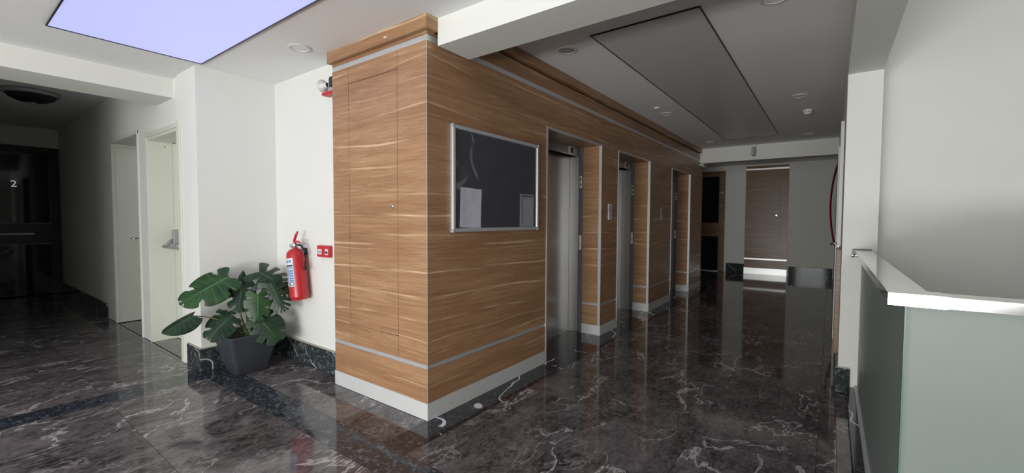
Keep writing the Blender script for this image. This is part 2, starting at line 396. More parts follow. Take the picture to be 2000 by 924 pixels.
box('trim_5', (RX, 0.285, 4.24, 4.6, 0.0, 3.3), MT['white'], kind=ST)                # pillar
box('wall_right', (RX, 0.285, 4.6, 12.6, 0.0, 3.0), MT['white'], kind=ST)
box('wall_stair', (0.285, 2.4, 4.55, 4.75, -0.1, 3.3), MT['white'], kind=ST)
box('wall_east', (2.4, 2.6, -4.7, 4.75, -0.1, 3.3), MT['greywall'], kind=ST)  # unseen; moved in and greyed to cut bounce onto the lift block
# entrance wall behind the camera with two window openings
wb = -4.5
boxes('wall_back', [(-5.6, -4.6, wb-0.2, wb, 0, 3.3), (-3.0, -1.5, wb-0.2, wb, 0, 3.3), (-0.2, 0.5, wb-0.2, wb, 0, 3.3), (1.9, 2.6, wb-0.2, wb, 0, 3.3)]
      + [(a, b, wb-0.2, wb, c, d) for a, b in ((-4.6, -3.0), (-1.5, -0.2), (0.5, 1.9)) for c, d in ((0, 0.4), (2.5, 3.3))], MT['greywall'], kind=ST)
for i, (a, b) in enumerate(((-4.6, -3.0), (-1.5, -0.2), (0.5, 1.9))):
    m_ = (a+b)/2
    boxes('window_%d' % (i+1), [(a, b, wb-0.12, wb-0.06, 0.40, 0.46), (a, b, wb-0.12, wb-0.06, 2.44, 2.5), (a, a+0.06, wb-0.12, wb-0.06, 0.4, 2.5), (b-0.06, b, wb-0.12, wb-0.06, 0.4, 2.5), (m_-0.03, m_+0.03, wb-0.12, wb-0.06, 0.4, 2.5)], MT['whiteplastic'], kind=ST)
box('wall_light_block', (-5.5, -5.3, -4.7, -0.3, 0, 3.0), MT['white'], kind=ST)  # unseen wall added to keep window light out of the side corridor
box('wall_south', (-12.3, -5.5, -0.5, -0.3, 0, 3.0), MT['white'], kind=ST)  # unseen; moved in to help keep this corridor dark
box('wall_north', (-3.6, 0.3, 12.4, 12.6, 0, 3.0), MT['white'], kind=ST)
box('wall_far', (-3.4, -3.2, 9.3, 12.6, 0, 3.0), MT['white'], kind=ST)
# column and alcove
box('trim_6', (-4.72, -4.41, 1.41, 2.22, 0, HZ), MT['white'], kind=ST)
box('wall_alcove', (-4.41, -3.22, 2.07, 2.22, 0, HZ), MT['white'], kind=ST)
# wall with the white doors: openings x -4.84..-5.87 and -6.22..-7.30
boxes('wall_left', [(-4.86, -4.72, 1.41, 1.75, 0, 3.05), (-6.20, -5.87, WL, 2.3, 0, 3.05), (-12.3, -7.30, WL, 1.75, 0, 3.05), (-5.87, -4.86, WL, 1.75, 2.20, 3.05), (-7.30, -6.20, WL, 1.75, 2.27, 3.05), (-7.36, -7.31, 1.75, 2.6, 0, 2.6), (-7.36, -6.1, 2.55, 2.65, 0, 2.6)], MT['white'], kind=ST)
box('wall_end', (-11.2, -10.9, -0.4, WL, 2.53, DZ+0.1), MT['white'], kind=ST)
box('wall_end', (-12.3, -12.1, -0.4, WL, 0, 2.9), MT['void'], kind=ST)

# baseboards
def base(name, bs, h=0.205, mat='green_marble'):
    """bs: list of (x0,x1,y0,y1)"""
    o = boxes(name, [(a, b, c, d, 0, h-0.008) for a, b, c, d in bs], MT[mat], kind=ST)
    boxes('sealant', [(a+0.001, b-0.001, c+0.001, d-0.001, h-0.008, h) for a, b, c, d in bs], MT['beigecap'], o)
    return o
base('baseboard_column', [(-4.72, -4.395, 1.395, 1.41), (-4.41, -4.395, 1.41, 2.07)])
base('baseboard_alcove', [(-4.395, -3.22, 2.052, 2.07)])
base('baseboard_left', [(-10.9, -7.75, WL-0.02, WL)])
base('baseboard_right', [(RX-0.015, 0.15, 4.222, 4.24), (RX-0.015, RX, 4.24, 4.75)])
base('baseboard_north', [(-2.18, -1.76, 12.38, 12.4), (-0.80, RX-0.02, 12.38, 12.4)], 0.24)
# painted groove line above the sealant is part of the wall

# ------------------------------------------------------------------ lift block
core = bpy.data.objects.new('wall_core', None); C.objects.link(core); core.location = (BX, BY, 0); core['kind'] = ST
for b_ in [(-3.20, -2.60, 1.975, 9.41, 0, CZ+0.1), (-2.60, BX-0.02, 1.975, 3.42, 0, CZ+0.1), (-2.60, BX-0.02, 4.63, 5.08, 0, CZ+0.1), (-2.60, BX-0.02, 6.29, 7.31, 0, CZ+0.1), (-2.60, BX-0.02, 8.52, 9.41, 0, CZ+0.1),
                       (-2.60, BX-0.02, 3.42, 4.63, 2.22, CZ+0.1), (-2.60, BX-0.02, 5.08, 6.29, 2.22, CZ+0.1), (-2.60, BX-0.02, 7.31, 8.52, 2.22, CZ+0.1)]: box('backing', b_, MT['void'], core)
T = 0.02; G = 0.0015
S0, S1, U0, U1 = 0.345, 0.372, 2.503, 2.541      # aluminium strip levels
def pan_x(x0, x1, z0, z1, mat='wood', name='wood_panel'):          # on the hall face (faces -y)
    return box(name, (x0+G, x1-G, BY, BY+T, z0+G/2, z1-G/2), MT[mat], core)
def pan_y(y0, y1, z0, z1, mat='wood', name='wood_panel', off=0.0):  # on the corridor face (faces +x)
    return box(name, (BX-T, BX+off, y0+G, y1-G, z0+G/2, z1-G/2), MT[mat], core)
XL = -3.22; XR = BX-0.001
box('kick_plate', (XL, BX-T, BY-0.004, BY+T, 0, 0.115), MT['alubase'], core)
pan_x(XL, XR, 0.115, S0); box('metal_strip', (XL, XR, BY+0.002, BY+T, S0, S1), MT['alu'], core)
pan_x(XL, -3.0, S1, U0); pan_x(-3.0, -2.425, S1, 0.525); pan_x(-3.0, -2.425, 2.375, U0); pan_x(-2.425, XR, S1, U0)
hatch = box('service_door', (-3.0+0.002, -2.425-0.003, BY+0.0005, BY+T, 0.528, 2.372), MT['wood'], core)
lathe('lock', [(0, 0), (0.014, 0), (0.014, 0.006), (0.009, 0.009), (0, 0.009)], MT['chrome'], (-2.481, BY, 1.435), core and hatch, 20, Matrix.Rotation(PI/2, 4, 'X'))
box('metal_strip', (XL, XR, BY+0.006, BY+T, U0, U1), MT['alu'], core)
box('wood_panel', (XL, XR, BY+0.002, BY+T, U1, HZ), MT['wood'], core)
box('crown_board', (XL-0.012, BX+0.036, BY-0.036, BY+0.002, 2.562, HZ-0.001), MT['wood'], core)
box('crown_board', (BX+0.001, BX+0.036, BY+0.002, 2.019, 2.562, HZ-0.001), MT['wood'], core)
box('paint_chip', (-2.52, -2.49, BY-0.0375, BY-0.036, 2.590, 2.600), MT['whiteplastic'], core)
box('corner_trim', (BX-0.002, BX+0.001, BY-0.001, BY+0.002, 0.115, U0), MT['alu'], core)
openings = ((3.433, 4.62), (5.10, 6.27), (7.333, 8.50))
OT = 2.19
segs = [(1.957, 3.433), (4.62, 5.10), (6.27, 7.333), (8.50, 9.43)]
for y0, y1 in segs:
    pan_y(y0, y1, 0.115, S0); pan_y(y0, y1, S0, S1, 'alu', 'metal_strip', -0.003); pan_y(y0, y1, S1, OT)
    box('kick_plate', (BX-T, BX+0.004, (BY-0.004 if y0 < 2 else y0+0.001), y1-0.001, 0, 0.115), MT['alubase'], core)
for y0, y1 in zip((1.957, 3.433, 4.62, 6.27, 8.5), (3.433, 4.62, 6.27, 8.5, 9.43)):
    pan_y(y0, y1, OT, U0); 
box('metal_strip', (BX-T, BX-0.004, 1.957, 9.43, U0, U1), MT['alu'], core)
box('wood_panel', (BX-T, BX-0.002, 2.33, 9.199, U1, 2.655), MT['wood'], core)
box('wood_panel', (BX-T, BX-0.002, BY+T, 2.33, U1, 2.565), MT['wood'], core)
box('crown_board', (BX-T, BX+0.036, 2.322, 9.199, 2.672, CZ-0.001), MT['wood'], core)
box('end_panel', (-3.20, BX, 9.412, 9.43, 0, CZ), MT['wood'], core)

pos = ('nearest', 'middle', 'farthest')
for i, (y0, y1) in enumerate(openings):
    e = empty('elevator', (-2.5, (y0+y1)/2, 0), ('nearest of the three steel elevators, beside the framed notice board', 'middle one of the three steel elevators in the wooden wall', 'farthest of the three steel elevators, at the dark end of the wooden wall')[i], 'elevator', 'elevators in the wooden wall')
    ym = y1 - 0.215; yj = y1 - 0.002
    yc = (y0+y1)/2
    box('door_leaf', (-2.565, -2.54, y0+0.01, yc-0.003, 0.004, 2.12), MT['steel'], e)
    box('door_leaf', (-2.565, -2.54, yc+0.003, yj-0.012, 0.004, 2.12), MT['steel'], e)
    box('door_gap', (-2.58, -2.567, y0+0.01, yj-0.005, 0.004, 2.12), MT['void'], e)
    box('steel_jamb', (-2.55, -2.417, yj-0.008, yj+0.008, 0.0, 2.092), MT['jambsteel'], e)
    box('header', (-2.44, -2.405, y0+0.005, yj-0.005, 2.092, OT), MT['steel'], e)
    disp = box('display', (-2.405, -2.392, ym-0.075, ym+0.045, 2.088, 2.178), MT['whiteplastic'], e, 0.004)
    box('screen', (-2.392, -2.390, ym-0.045, ym+0.022, 2.104, 2.164), MT['screen'], disp)
    box('sticker', (-2.405, -2.403, ym+0.055, ym+0.135, 2.10, 2.165), MT['greyplastic'], e)
    # far and near jambs
    box('steel_jamb', (-2.415, -2.36, yj-0.004, yj+0.008, 0.0, OT), MT['darksteel'], e)
    for za, zb, mt in ((0.115, S0, 'wood'), (S0, S1, 'alu'), (S1, OT, 'wood')):
        box('wood_jamb' if mt == 'wood' else 'metal_strip', (-2.36, BX-0.03, yj-0.004, yj+0.008, za+0.0007, zb-0.0007), MT[mt], e)
    box('kick_plate', (-2.36, BX-0.001, yj-0.010, yj+0.008, 0, 0.115), MT['alubase'], e)
    box('corner_trim', (BX-0.03, BX+0.003, yj-0.006, yj+0.008, 0.115, OT+0.012), MT['trimmetal'], e)
    box('wood_jamb', (-2.55, BX-0.03, y0-0.005, y0+0.008, 0, OT), MT['wood'], e)
    box('corner_trim', (BX-0.03, BX+0.005, y0-0.006, y0+0.012, 0, OT+0.012), MT['alu'], e)
    box('top_trim', (BX-0.03, BX+0.004, y0+0.012, yj-0.006, OT-0.002, OT+0.014), MT['alu'], e)
    box('soffit', (-2.405, BX-0.03, y0+0.008, yj-0.004, OT, OT+0.01), MT['wood'], e)
    box('sill', (-2.56, -2.515, y0+0.01, yj-0.01, -0.006, 0.003), MT['steel'], e)
    if i != 1:
        pass
    box('plate', (-2.405, -2.375, yj-0.010, yj-0.004, 1.72, 1.86), MT['whiteplastic'], e)
    box('mark', (-2.397, -2.383, yj-0.012, yj-0.010, 1.80, 1.84), MT['black'], e); box('mark', (-2.397, -2.383, yj-0.012, yj-0.010, 1.74, 1.775), MT['black'], e)
    box('plate', (-2.405, -2.375, yj-0.012, yj-0.004, 0.99, 1.16), MT['whiteplastic'], e)
    lathe('call_button', [(0, 0), (0.008, 0), (0.008, 0.003), (0, 0.003)], MT['chrome'], (-2.39, yj-0.012, 1.06), e, 12, Matrix.Rotation(PI/2, 4, 'X'))
for k, (y0, y1, lab) in enumerate(((4.81, 4.905, 'white call panel on the wood between the nearest and middle elevators'), (6.775, 6.90, 'dim call panel on the wood between the middle and farthest elevators'))):
    c = empty('call_station', (BX, (y0+y1)/2, 1.345), lab, 'call panel', 'elevator call panels')
    box('face_plate', (BX, BX+0.008, y0, y1, 1.345, 1.535), MT['whiteplastic' if k == 0 else 'greyplastic'], c, 0.002)
    ym = (y0+y1)/2
    for zz in (1.375, 1.405):
        lathe('call_button', [(0, 0), (0.011, 0), (0.011, 0.003), (0, 0.003)], MT['chrome'], (BX+0.008, ym, zz), c, 14, Matrix.Rotation(PI/2, 4, 'Y'))
    for q in range(5): box('printed_line', (BX+0.008, BX+0.0088, y0+0.015, y1-0.015-0.01*(q % 2), 1.432+0.018*q, 1.438+0.018*q), MT['inkdark'], c)

# ------------------------------------------------------------------ notice board
nb = empty('notice_board', (BX, 2.71, 1.255), 'dark glazed notice board in an aluminium frame on the wooden wall', 'notice board')
y0, y1, z0, z1 = 2.167, 3.255, 1.255, 2.003
box('back_panel', (BX+0.002, BX+0.012, y0+0.01, y1-0.01, z0+0.01, z1-0.01), MT['felt'], nb)
F = 0.028
def frame_bar(b): return box('frame', b, MT['alu'], nb, 0.006)
frame_bar((BX, BX+0.03, y0, y0+F, z0, z1)); frame_bar((BX, BX+0.03, y1-F, y1, z0, z1)); frame_bar((BX, BX+0.03, y0+F, y1-F, z0, z0+F)); frame_bar((BX, BX+0.03, y0+F, y1-F, z1-F, z1))
for a in (y0-0.003, y1-0.022):
    for b in (z0-0.003, z1-0.022): box('corner_cap', (BX, BX+0.033, a, a+0.025, b, b+0.025), MT['greyplastic'], nb, 0.006)
box('plastic_cover', (BX+0.019, BX+0.0205, y0+F, y1-F, z0+F, z1-F), MT['foil'], nb)
def paper(name, lab, ya, yb, za, zb, mat, tilt):
    p = empty(name, (BX+0.0125, (ya+yb)/2, za), lab, 'paper')
    p.rotation_euler = (tilt, 0, 0)
    s = box('sheet', (BX+0.0125, BX+0.0135, ya, yb, za, zb), MT[mat], p)
    return p, ya, yb, za, zb
def lines(p, spec, mat):
    bm = bmesh.new()
    for a, b, c, d in spec: bx(bm, BX+0.0135, BX+0.0141, a, b, c, d)
    o = link('printing', bm, MT[mat], p); o.location = -world_loc(p); o['kind'] = 'stuff'
p, ya, yb, za, zb = paper('paper_notice', 'tilted white printed notice at the lower left of the notice board', 2.250, 2.478, 1.285, 1.572, 'paper', -0.035)
rr = random.Random(3); sp = []
for k in range(26):
    z = zb-0.022-0.0098*k
    sp.append((ya+0.02, ya+0.02+0.07*rr.uniform(0.5, 1), z, z+0.003))
    if k < 9: sp.append((ya+0.115, ya+0.115+0.09*rr.uniform(0.4, 1), z, z+0.003))
sp.append((ya+0.098, ya+0.101, za+0.01, zb-0.015))
lines(p, sp, 'ink')
p, ya, yb, za, zb = paper('paper_notice', 'grey printed table sheet at the lower right of the notice board', 2.985, 3.195, 1.285, 1.568, 'papergrey', 0.0)
lines(p, [(ya, yb, zb-0.006, zb-0.001)] + [(ya+0.025+0.022*k, ya+0.041+0.022*k, zb-0.030, zb-0.016) for k in range(8)] + [(ya+0.028, ya+0.040, za+0.012+0.0125*k, za+0.020+0.0125*k) for k in range(19)], 'inkdark')
lines(p, [(ya+0.055, yb-0.02-0.03*rr.random(), za+0.014+0.0125*k, za+0.018+0.0125*k) for k in range(19)], 'ink')

# ------------------------------------------------------------------ ceiling panels and fittings
lp = empty('light_panel', (-3.27, 0.975, HZ-0.012), 'glowing lavender rectangular light panel set in the hall ceiling', 'light')
box('diffuser', (-4.30, -2.25, 0.535, 1.42, HZ-0.008, HZ-0.002), MT['lightpanel'], lp)
boxes('edge_frame', [(-4.31, -2.24, 0.525, 0.533, HZ-0.012, HZ-0.001), (-4.31, -2.24, 1.422, 1.430, HZ-0.012, HZ-0.001), (-4.31, -4.302, 0.533, 1.422, HZ-0.012, HZ-0.001), (-2.248, -2.24, 0.533, 1.422, HZ-0.012, HZ-0.001)], MT['darkmetal'], lp)
gp = empty('light_panel', (-1.115, 5.7, CZ-0.01), 'long unlit grey light panel set in the corridor ceiling', 'light')
box('diffuser', (-1.505, -0.735, 3.055, 8.30, CZ-0.008, CZ-0.002), MT['greypanel'], gp)
boxes('edge_frame', [(-1.513, -0.727, 3.047, 3.053, CZ-0.011, CZ-0.001), (-1.513, -0.727, 8.302, 8.308, CZ-0.011, CZ-0.001), (-1.513, -1.507, 3.053, 8.302, CZ-0.011, CZ-0.001), (-0.733, -0.727, 3.053, 8.302, CZ-0.011, CZ-0.001)], MT['darkmetal'], gp)
def downlight(x, y, z, r, lab, grp='recessed ceiling lights', mat='ceiling'):
    e = empty('ceiling_light', (x, y, z), lab, 'light', grp)
    lathe('ring', [(r, -0.001), (r, -0.006), (r*0.93, -0.009), (r*0.80, -0.008), (r*0.78, -0.003)], MT['whiteplastic'], (x, y, z), e, 36)
    lathe('diffuser', [(0, -0.004), (r*0.78, -0.004)], MT[mat], (x, y, z), e, 36)
downlight(-3.306, 1.741, HZ, 0.082, 'round white flush light in the hall ceiling, beside the glowing panel')
downlight(-1.80, 3.20, CZ, 0.085, 'round grey flush light over the nearest elevator', mat='greyplastic')
downlight(-1.795, 5.865, CZ, 0.085, 'round flush light over the middle elevator')
downlight(-1.79, 8.41, CZ, 0.085, 'faint round flush light over the farthest elevator')
downlight(-0.32, 3.22, CZ, 0.085, 'round flush light at the top edge of the photo, right of the grey panel')
downlight(-0.325, 5.875, CZ, 0.085, 'round flush light right of the grey panel, in front of the smoke detector')
downlight(-0.325, 8.51, CZ, 0.085, 'faint round flush light right of the far end of the grey panel')
sd = empty('smoke_detector', (-0.279, 6.69, CZ), 'white slotted smoke detector on the corridor ceiling', 'smoke detector')
lathe('mount', [(0, 0), (0.050, 0), (0.052, -0.018), (0.046, -0.026), (0, -0.026)], MT['whiteplastic'], (-0.279, 6.69, CZ), sd)
lathe('sensor_head', [(0.03, -0.036), (0.036, -0.038), (0.034, -0.052), (0.022, -0.058), (0, -0.058)], MT['whiteplastic'], (-0.279, 6.69, CZ), sd)
for k in range(8):
    a = 2*PI*k/8; box('vent_rib', (-0.279+0.034*math.cos(a)-0.005, -0.279+0.034*math.cos(a)+0.005, 6.69+0.034*math.sin(a)-0.005, 6.69+0.034*math.sin(a)+0.005, CZ-0.042, CZ-0.025), MT['whiteplastic'], sd)
s2 = empty('smoke_detector', (-1.795, 5.48, CZ), 'small white button sensor on the ceiling near the middle elevator', 'smoke detector')
lathe('sensor_head', [(0, 0), (0.038, 0), (0.038, -0.012), (0.022, -0.022), (0, -0.022)], MT['whiteplastic'], (-1.795, 5.48, CZ), s2)
# round lamp in the side corridor
ll = empty('ceiling_lamp', (-7.77, 0.81, DZ), 'round dark bowl lamp on the ceiling of the unlit side corridor', 'lamp')
lathe('rim', [(0.0, 0), (0.23, 0), (0.25, -0.015), (0.24, -0.045), (0.22, -0.05)], MT['greyplastic'], (-7.77, 0.81, DZ), ll, 40)
lathe('bowl', [(0.22, -0.045), (0.19, -0.085), (0.12, -0.12), (0.05, -0.135), (0, -0.135)], MT['darkmetal'], (-7.77, 0.81, DZ), ll, 40)
lathe('finial', [(0.0, -0.13), (0.045, -0.135), (0.03, -0.15), (0, -0.152)], MT['greyplastic'], (-7.77, 0.81, DZ), ll, 24)

# ------------------------------------------------------------------ white doors on the left
fd = empty('door_1', (-5.36, 1.66, 0), 'cream fire door with a grey panic bar in a deep reveal', 'door'); fd['kind'] = ST
box('door_leaf', (-5.862, -4.865, 1.65, 1.69, 0.006, 2.155), MT['doorpaint'], fd)
boxes('gap_strip', [(-5.868, -5.862, 1.652, 1.69, 0.0, 2.16), (-5.862, -4.865, 1.652, 1.69, 2.155, 2.162)], MT['void'], fd)
boxes('door_frame', [(-5.885, -5.868, WL-0.012, 1.69, 0, 2.20), (-5.885, -4.80, WL-0.012, WL, 2.19, 2.235), (-4.865, -4.855, WL, 1.69, 0, 2.20), (-4.868, -4.79, 1.396, 1.41, 0, 2.235), (-5.868, -4.865, WL, 1.69, 2.162, 2.20)], MT['doorpaint'], fd, 0.003)
pb = boxes('panic_bar', [(-5.80, -5.73, 1.60, 1.65, 1.06, 1.215)], MT['greyplastic'], fd, 0.010)
bm = bmesh.new()
tube_into(bm, [(-5.765, 1.60, 1.10), (-5.765, 1.55, 1.055), (-5.765, 1.525, 1.035)], [0.022, 0.020, 0.018], 10)
tube_into(bm, [(-5.78, 1.525, 1.035), (-4.95, 1.525, 1.035)], 0.016, 12)
tube_into(bm, [(-4.95, 1.525, 1.035), (-4.94, 1.65, 1.08)], 0.018, 10)
link('push_rail', bm, MT['greyplastic'], pb, True, origin=(-5.765, 1.55, 1.05))
box('hole', (-5.867, -5.864, 1.575, 1.585, 2.11, 2.118), MT['black'], fd)
od = empty('door_2', (-7.28, 1.55, 0), 'cream door standing open into the dim room on the left', 'door'); od['kind'] = ST
box('door_leaf', (-7.298, -7.258, 1.45, 2.38, 0.008, 2.22), MT['doorpaint'], od)
boxes('door_frame', [(-7.32, -7.299, WL-0.012, 1.75, 0, 2.27), (-6.20, -6.175, WL-0.014, 1.75, 0, 2.31), (-7.32, -6.175, WL-0.012, WL, 2.27, 2.31)], MT['doorpaint'], od, 0.003)
h = empty('handle_mount', (-7.25, 1.62, 1.08), None, None); h.parent = od; h.location = Vector((-7.25, 1.62, 1.08)) - world_loc(od)
bpy.data.objects.remove(h)
tube('handle', [(-7.258, 1.67, 1.08), (-7.21, 1.67, 1.08), (-7.205, 1.66, 1.08), (-7.205, 1.56, 1.078)], 0.009, MT['chrome'], od)

# dark glazed partition at the end of the side corridor
gd = empty('door_3', (-10.9, 0.7, 0), 'dark glazed door with a wide wooden band at the corridor end', 'door'); gd['kind'] = ST
boxes('door_frame', [(-10.97, -10.88, 1.30, 1.42, 0, 2.53), (-10.97, -10.88, -0.3, 1.30, 2.42, 2.53), (-10.96, -10.89, 0.55, 0.68, 0, 2.42)], MT['darkmetal'], gd)
box('crossband', (-10.96, -10.87, -0.3, 1.30, 0.885, 1.245), MT['darkmetal'], gd)
boxes('band_edge', [(-10.868, -10.866, -0.3, 1.30, 1.238, 1.246), (-10.868, -10.866, -0.3, 1.30, 0.884, 0.892)], MT['greyplastic'], gd)
box('pull_bar', (-10.87, -10.84, 0.2, 1.10, 1.045, 1.075), MT['whiteplastic'], gd)
box('glass_pane', (-10.94, -10.92, 0.68, 1.30, 1.245, 2.42), MT['darkglass'], gd); box('glass_pane', (-10.94, -10.92, -0.3, 0.55, 1.245, 2.42), MT['darkglass'], gd)
box('glass_pane', (-10.94, -10.92, -0.3, 1.30, 0.02, 0.885), MT['darkglass'], gd)
text('floor_number', '2', 0.15, (-10.912, 0.90, 1.89), (PI/2, 0, PI/2), MT['litsign'], gd)

# ------------------------------------------------------------------ far end of the lift corridor
pd = empty('door_4', (-1.29, 12.4, 0), 'flush walnut service door with aluminium strips on the far wall', 'door'); pd['kind'] = ST
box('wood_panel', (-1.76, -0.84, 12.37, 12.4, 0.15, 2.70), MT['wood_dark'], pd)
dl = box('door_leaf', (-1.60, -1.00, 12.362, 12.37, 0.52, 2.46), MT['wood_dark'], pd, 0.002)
lathe('handle', [(0, 0), (0.018, 0), (0.018, 0.02), (0, 0.02)], MT['chrome'], (-1.08, 12.362, 1.47), dl, 16, Matrix.Rotation(PI/2, 4, 'X'))
box('metal_strip', (-1.762, -0.838, 12.362, 12.37, 0.36, 0.395), MT['trimmetal'], pd); box('metal_strip', (-1.762, -0.838, 12.362, 12.37, 2.60, 2.64), MT['trimmetal'], pd)
box('kick_plate', (-1.764, -0.836, 12.36, 12.4, 0, 0.15), MT['trimmetal'], pd)
dd = empty('door_5', (-2.55, 12.4, 0), 'dark glazed door with a wooden band in a walnut frame', 'door'); dd['kind'] = ST
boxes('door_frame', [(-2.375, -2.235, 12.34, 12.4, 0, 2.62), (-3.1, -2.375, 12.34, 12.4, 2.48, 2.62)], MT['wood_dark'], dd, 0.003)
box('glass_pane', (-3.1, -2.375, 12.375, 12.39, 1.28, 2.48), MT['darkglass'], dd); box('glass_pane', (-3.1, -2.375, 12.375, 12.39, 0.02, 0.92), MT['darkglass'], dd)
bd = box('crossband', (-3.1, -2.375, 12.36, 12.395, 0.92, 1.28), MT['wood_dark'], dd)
lathe('lock', [(0, 0), (0.018, 0), (0.018, 0.01), (0, 0.01)], MT['chrome'], (-2.55, 12.36, 1.09), bd, 14, Matrix.Rotation(PI/2, 4, 'X'))
box('sill_strip', (-3.1, -2.375, 12.35, 12.4, 0.0, 0.02), MT['alubase'], dd)
box('sticker', (-2.32, -2.28, 12.336, 12.34, 2.05, 2.08), MT['whiteplastic'], dd)
# wall camera
cc = empty('security_camera', (-2.06, 9.16, 2.42), 'small white security camera where the far beam meets the wooden wall', 'camera')
lathe('dome', [(0, -0.045), (0.03, -0.035), (0.045, 0), (0.045, 0.035), (0, 0.055)], MT['whiteplastic'], (-2.045, 9.12, 2.425), cc, 20, Matrix.Rotation(-PI/2, 4, 'X'))
lathe('lens', [(0, 0), (0.026, 0), (0.022, 0.008), (0, 0.010)], MT['black'], (-2.02, 9.075, 2.42), cc, 20, Matrix.Rotation(PI/2, 4, 'X'))
box('bracket', (-2.128, -2.05, 9.12, 9.19, 2.42, 2.455), MT['whiteplastic'], cc, 0.004)
# hanging bracket on the far beam
hb = empty('sign_bracket', (-1.19, 9.15, 2.53), 'thin grey sign seen edge-on, hanging before the far beam', 'sign')
box('mount', (-1.22, -1.15, 9.14, 9.199, 2.67, 2.748), MT['whiteplastic'], hb, 0.004)
box('sign_plate', (-1.20, -1.155, 8.95, 9.16, 2.53, 2.68), MT['greyplastic'], hb, 0.004)

# right wall fittings
rd = empty('door_6', (RX, 5.9, 0), 'white door frame seen edge-on along the right corridor wall', 'door'); rd['kind'] = ST
boxes('door_frame', [(RX-0.025, RX, 4.95, 5.05, 1.12, 2.25), (RX-0.03, RX, 6.15, 6.25, 0.0, 2.22), (RX-0.025, RX, 5.05, 6.15, 2.18, 2.25)], MT['whiteplastic'], rd)
box('door_leaf', (RX-0.008, RX-0.001, 5.05, 6.15, 0.01, 2.18), MT['whiteplastic'], rd)
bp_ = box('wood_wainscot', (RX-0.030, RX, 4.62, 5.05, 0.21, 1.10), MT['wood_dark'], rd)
tube('handle', [(RX-0.008, 5.2, 1.13), (RX-0.06, 5.2, 1.13), (RX-0.065, 5.22, 1.125), (RX-0.065, 5.32, 1.11)], 0.010, MT['chrome'], rd)
box('lock_plate', (RX-0.018, RX-0.008, 5.17, 5.23, 1.03, 1.17), MT['chrome'], rd)
# red banner: a soft folded cloth hanging from a small rod
rb = empty('wall_banner', (RX-0.04, 8.6, 0.95), 'dark red cloth hanging on the right corridor wall', 'banner')
bm = bmesh.new(); nY, nZ = 14, 18; g_ = []
for i in range(nY+1):
    row = []
    for j in range(nZ+1):
        v = j/nZ; u = i/nY
        half = 0.10 + 0.22*math.sin(PI*min(1, v*0.9+0.08))
        x = RX-0.012-0.075*math.sin(PI*v)**0.8 - 0.012*math.sin(u*18)
        row.append(bm.verts.new((x, 8.6+(u-0.5)*2*half, 0.95+1.28*(1-v))))
    g_.append(row)
for i in range(nY):
    for j in range(nZ): bm.faces.new((g_[i][j], g_[i+1][j], g_[i+1][j+1], g_[i][j+1]))
cl = link('cloth', bm, MT['redcloth'], rb, True, origin=(RX-0.04, 8.6, 0.95)); sm = cl.modifiers.new('thick', 'SOLIDIFY'); sm.thickness = 0.004
tube('rod', [(RX-0.012, 8.42, 2.235), (RX-0.012, 8.78, 2.235)], 0.008, MT['chrome'], rb)
lathe('button', [(0, 0), (0.02, 0), (0.02, 0.02), (0, 0.025)], MT['whiteplastic'], (RX-0.075, 8.6, 1.59), rb, 14, Matrix.Rotation(-PI/2, 4, 'Y'))

# ------------------------------------------------------------------ frosted glass parapet
gpx = empty('glass_parapet', (0.2, 3.0, 0), 'frosted green glass parapet with a flat polished steel cap', 'railing')
XG, YG, CT = 0.150, 1.760, 1.128
box('glass_panel', (0.196, 0.208, YG+0.052, 4.235, 0.06, CT-0.03), MT['frost'], gpx)
fp = box('glass_panel', (0.196, 2.38, YG+0.040, YG+0.052, 0.06, CT-0.03), MT['frost'], gpx)
box('glass_edge', (0.192, 0.196, YG+0.038, YG+0.054, 0.06, CT-0.03), MT['glassedge'], gpx)
# cap: flat channel with lips
boxes('cap_rail', [(XG, XG+0.10, YG+0.10, 4.238, CT-0.003, CT), (XG, XG+0.003, YG+0.10, 4.238, CT-0.034, CT-0.003), (XG+0.097, XG+0.10, YG+0.10, 4.238, CT-0.034, CT-0.003)], MT['mirror'], gpx)
boxes('cap_rail', [(XG+0.12, 2.38, YG+0.002, YG+0.10, CT-0.004, CT-0.001), (XG+0.12, 2.38, YG+0.002, YG+0.005, CT-0.034, CT-0.004), (XG+0.10, 2.38, YG+0.097, YG+0.10, CT-0.034, CT-0.004)], MT['mirror'], gpx)
boxes('corner_sleeve', [(XG-0.002, XG+0.13, YG-0.002, YG+0.102, CT-0.002, CT+0.001), (XG-0.002, XG+0.13, YG-0.002, YG+0.001, CT-0.036, CT-0.002), (XG-0.002, XG+0.001, YG+0.001, YG+0.102, CT-0.036, CT-0.002)], MT['mirror'], gpx)
boxes('end_bracket', [(XG-0.012, XG+0.105, 4.226, 4.238, CT, CT+0.006), (XG-0.012, XG-0.004, 4.226, 4.238, CT-0.03, CT)], MT['darkmetal'], gpx)
lathe('bolt', [(0, 0), (0.014, 0), (0.014, 0.008), (0.006, 0.012), (0, 0.012)], MT['chrome'], (XG-0.008, 4.232, CT-0.045), gpx, 16, Matrix.Rotation(PI/2, 4, 'X'))
box('floor_channel', (0.176, 0.226, YG, 4.22, 0.0, 0.075), MT['alu'], gpx, 0.004)
box('stone_kerb', (0.131, 0.176, YG, 4.20, -0.009, 0.06), MT['black_marble'], gpx)
box('floor_channel', (0.226, 2.38, YG+0.02, YG+0.07, 0.0, 0.075), MT['alu'], gpx, 0.004)

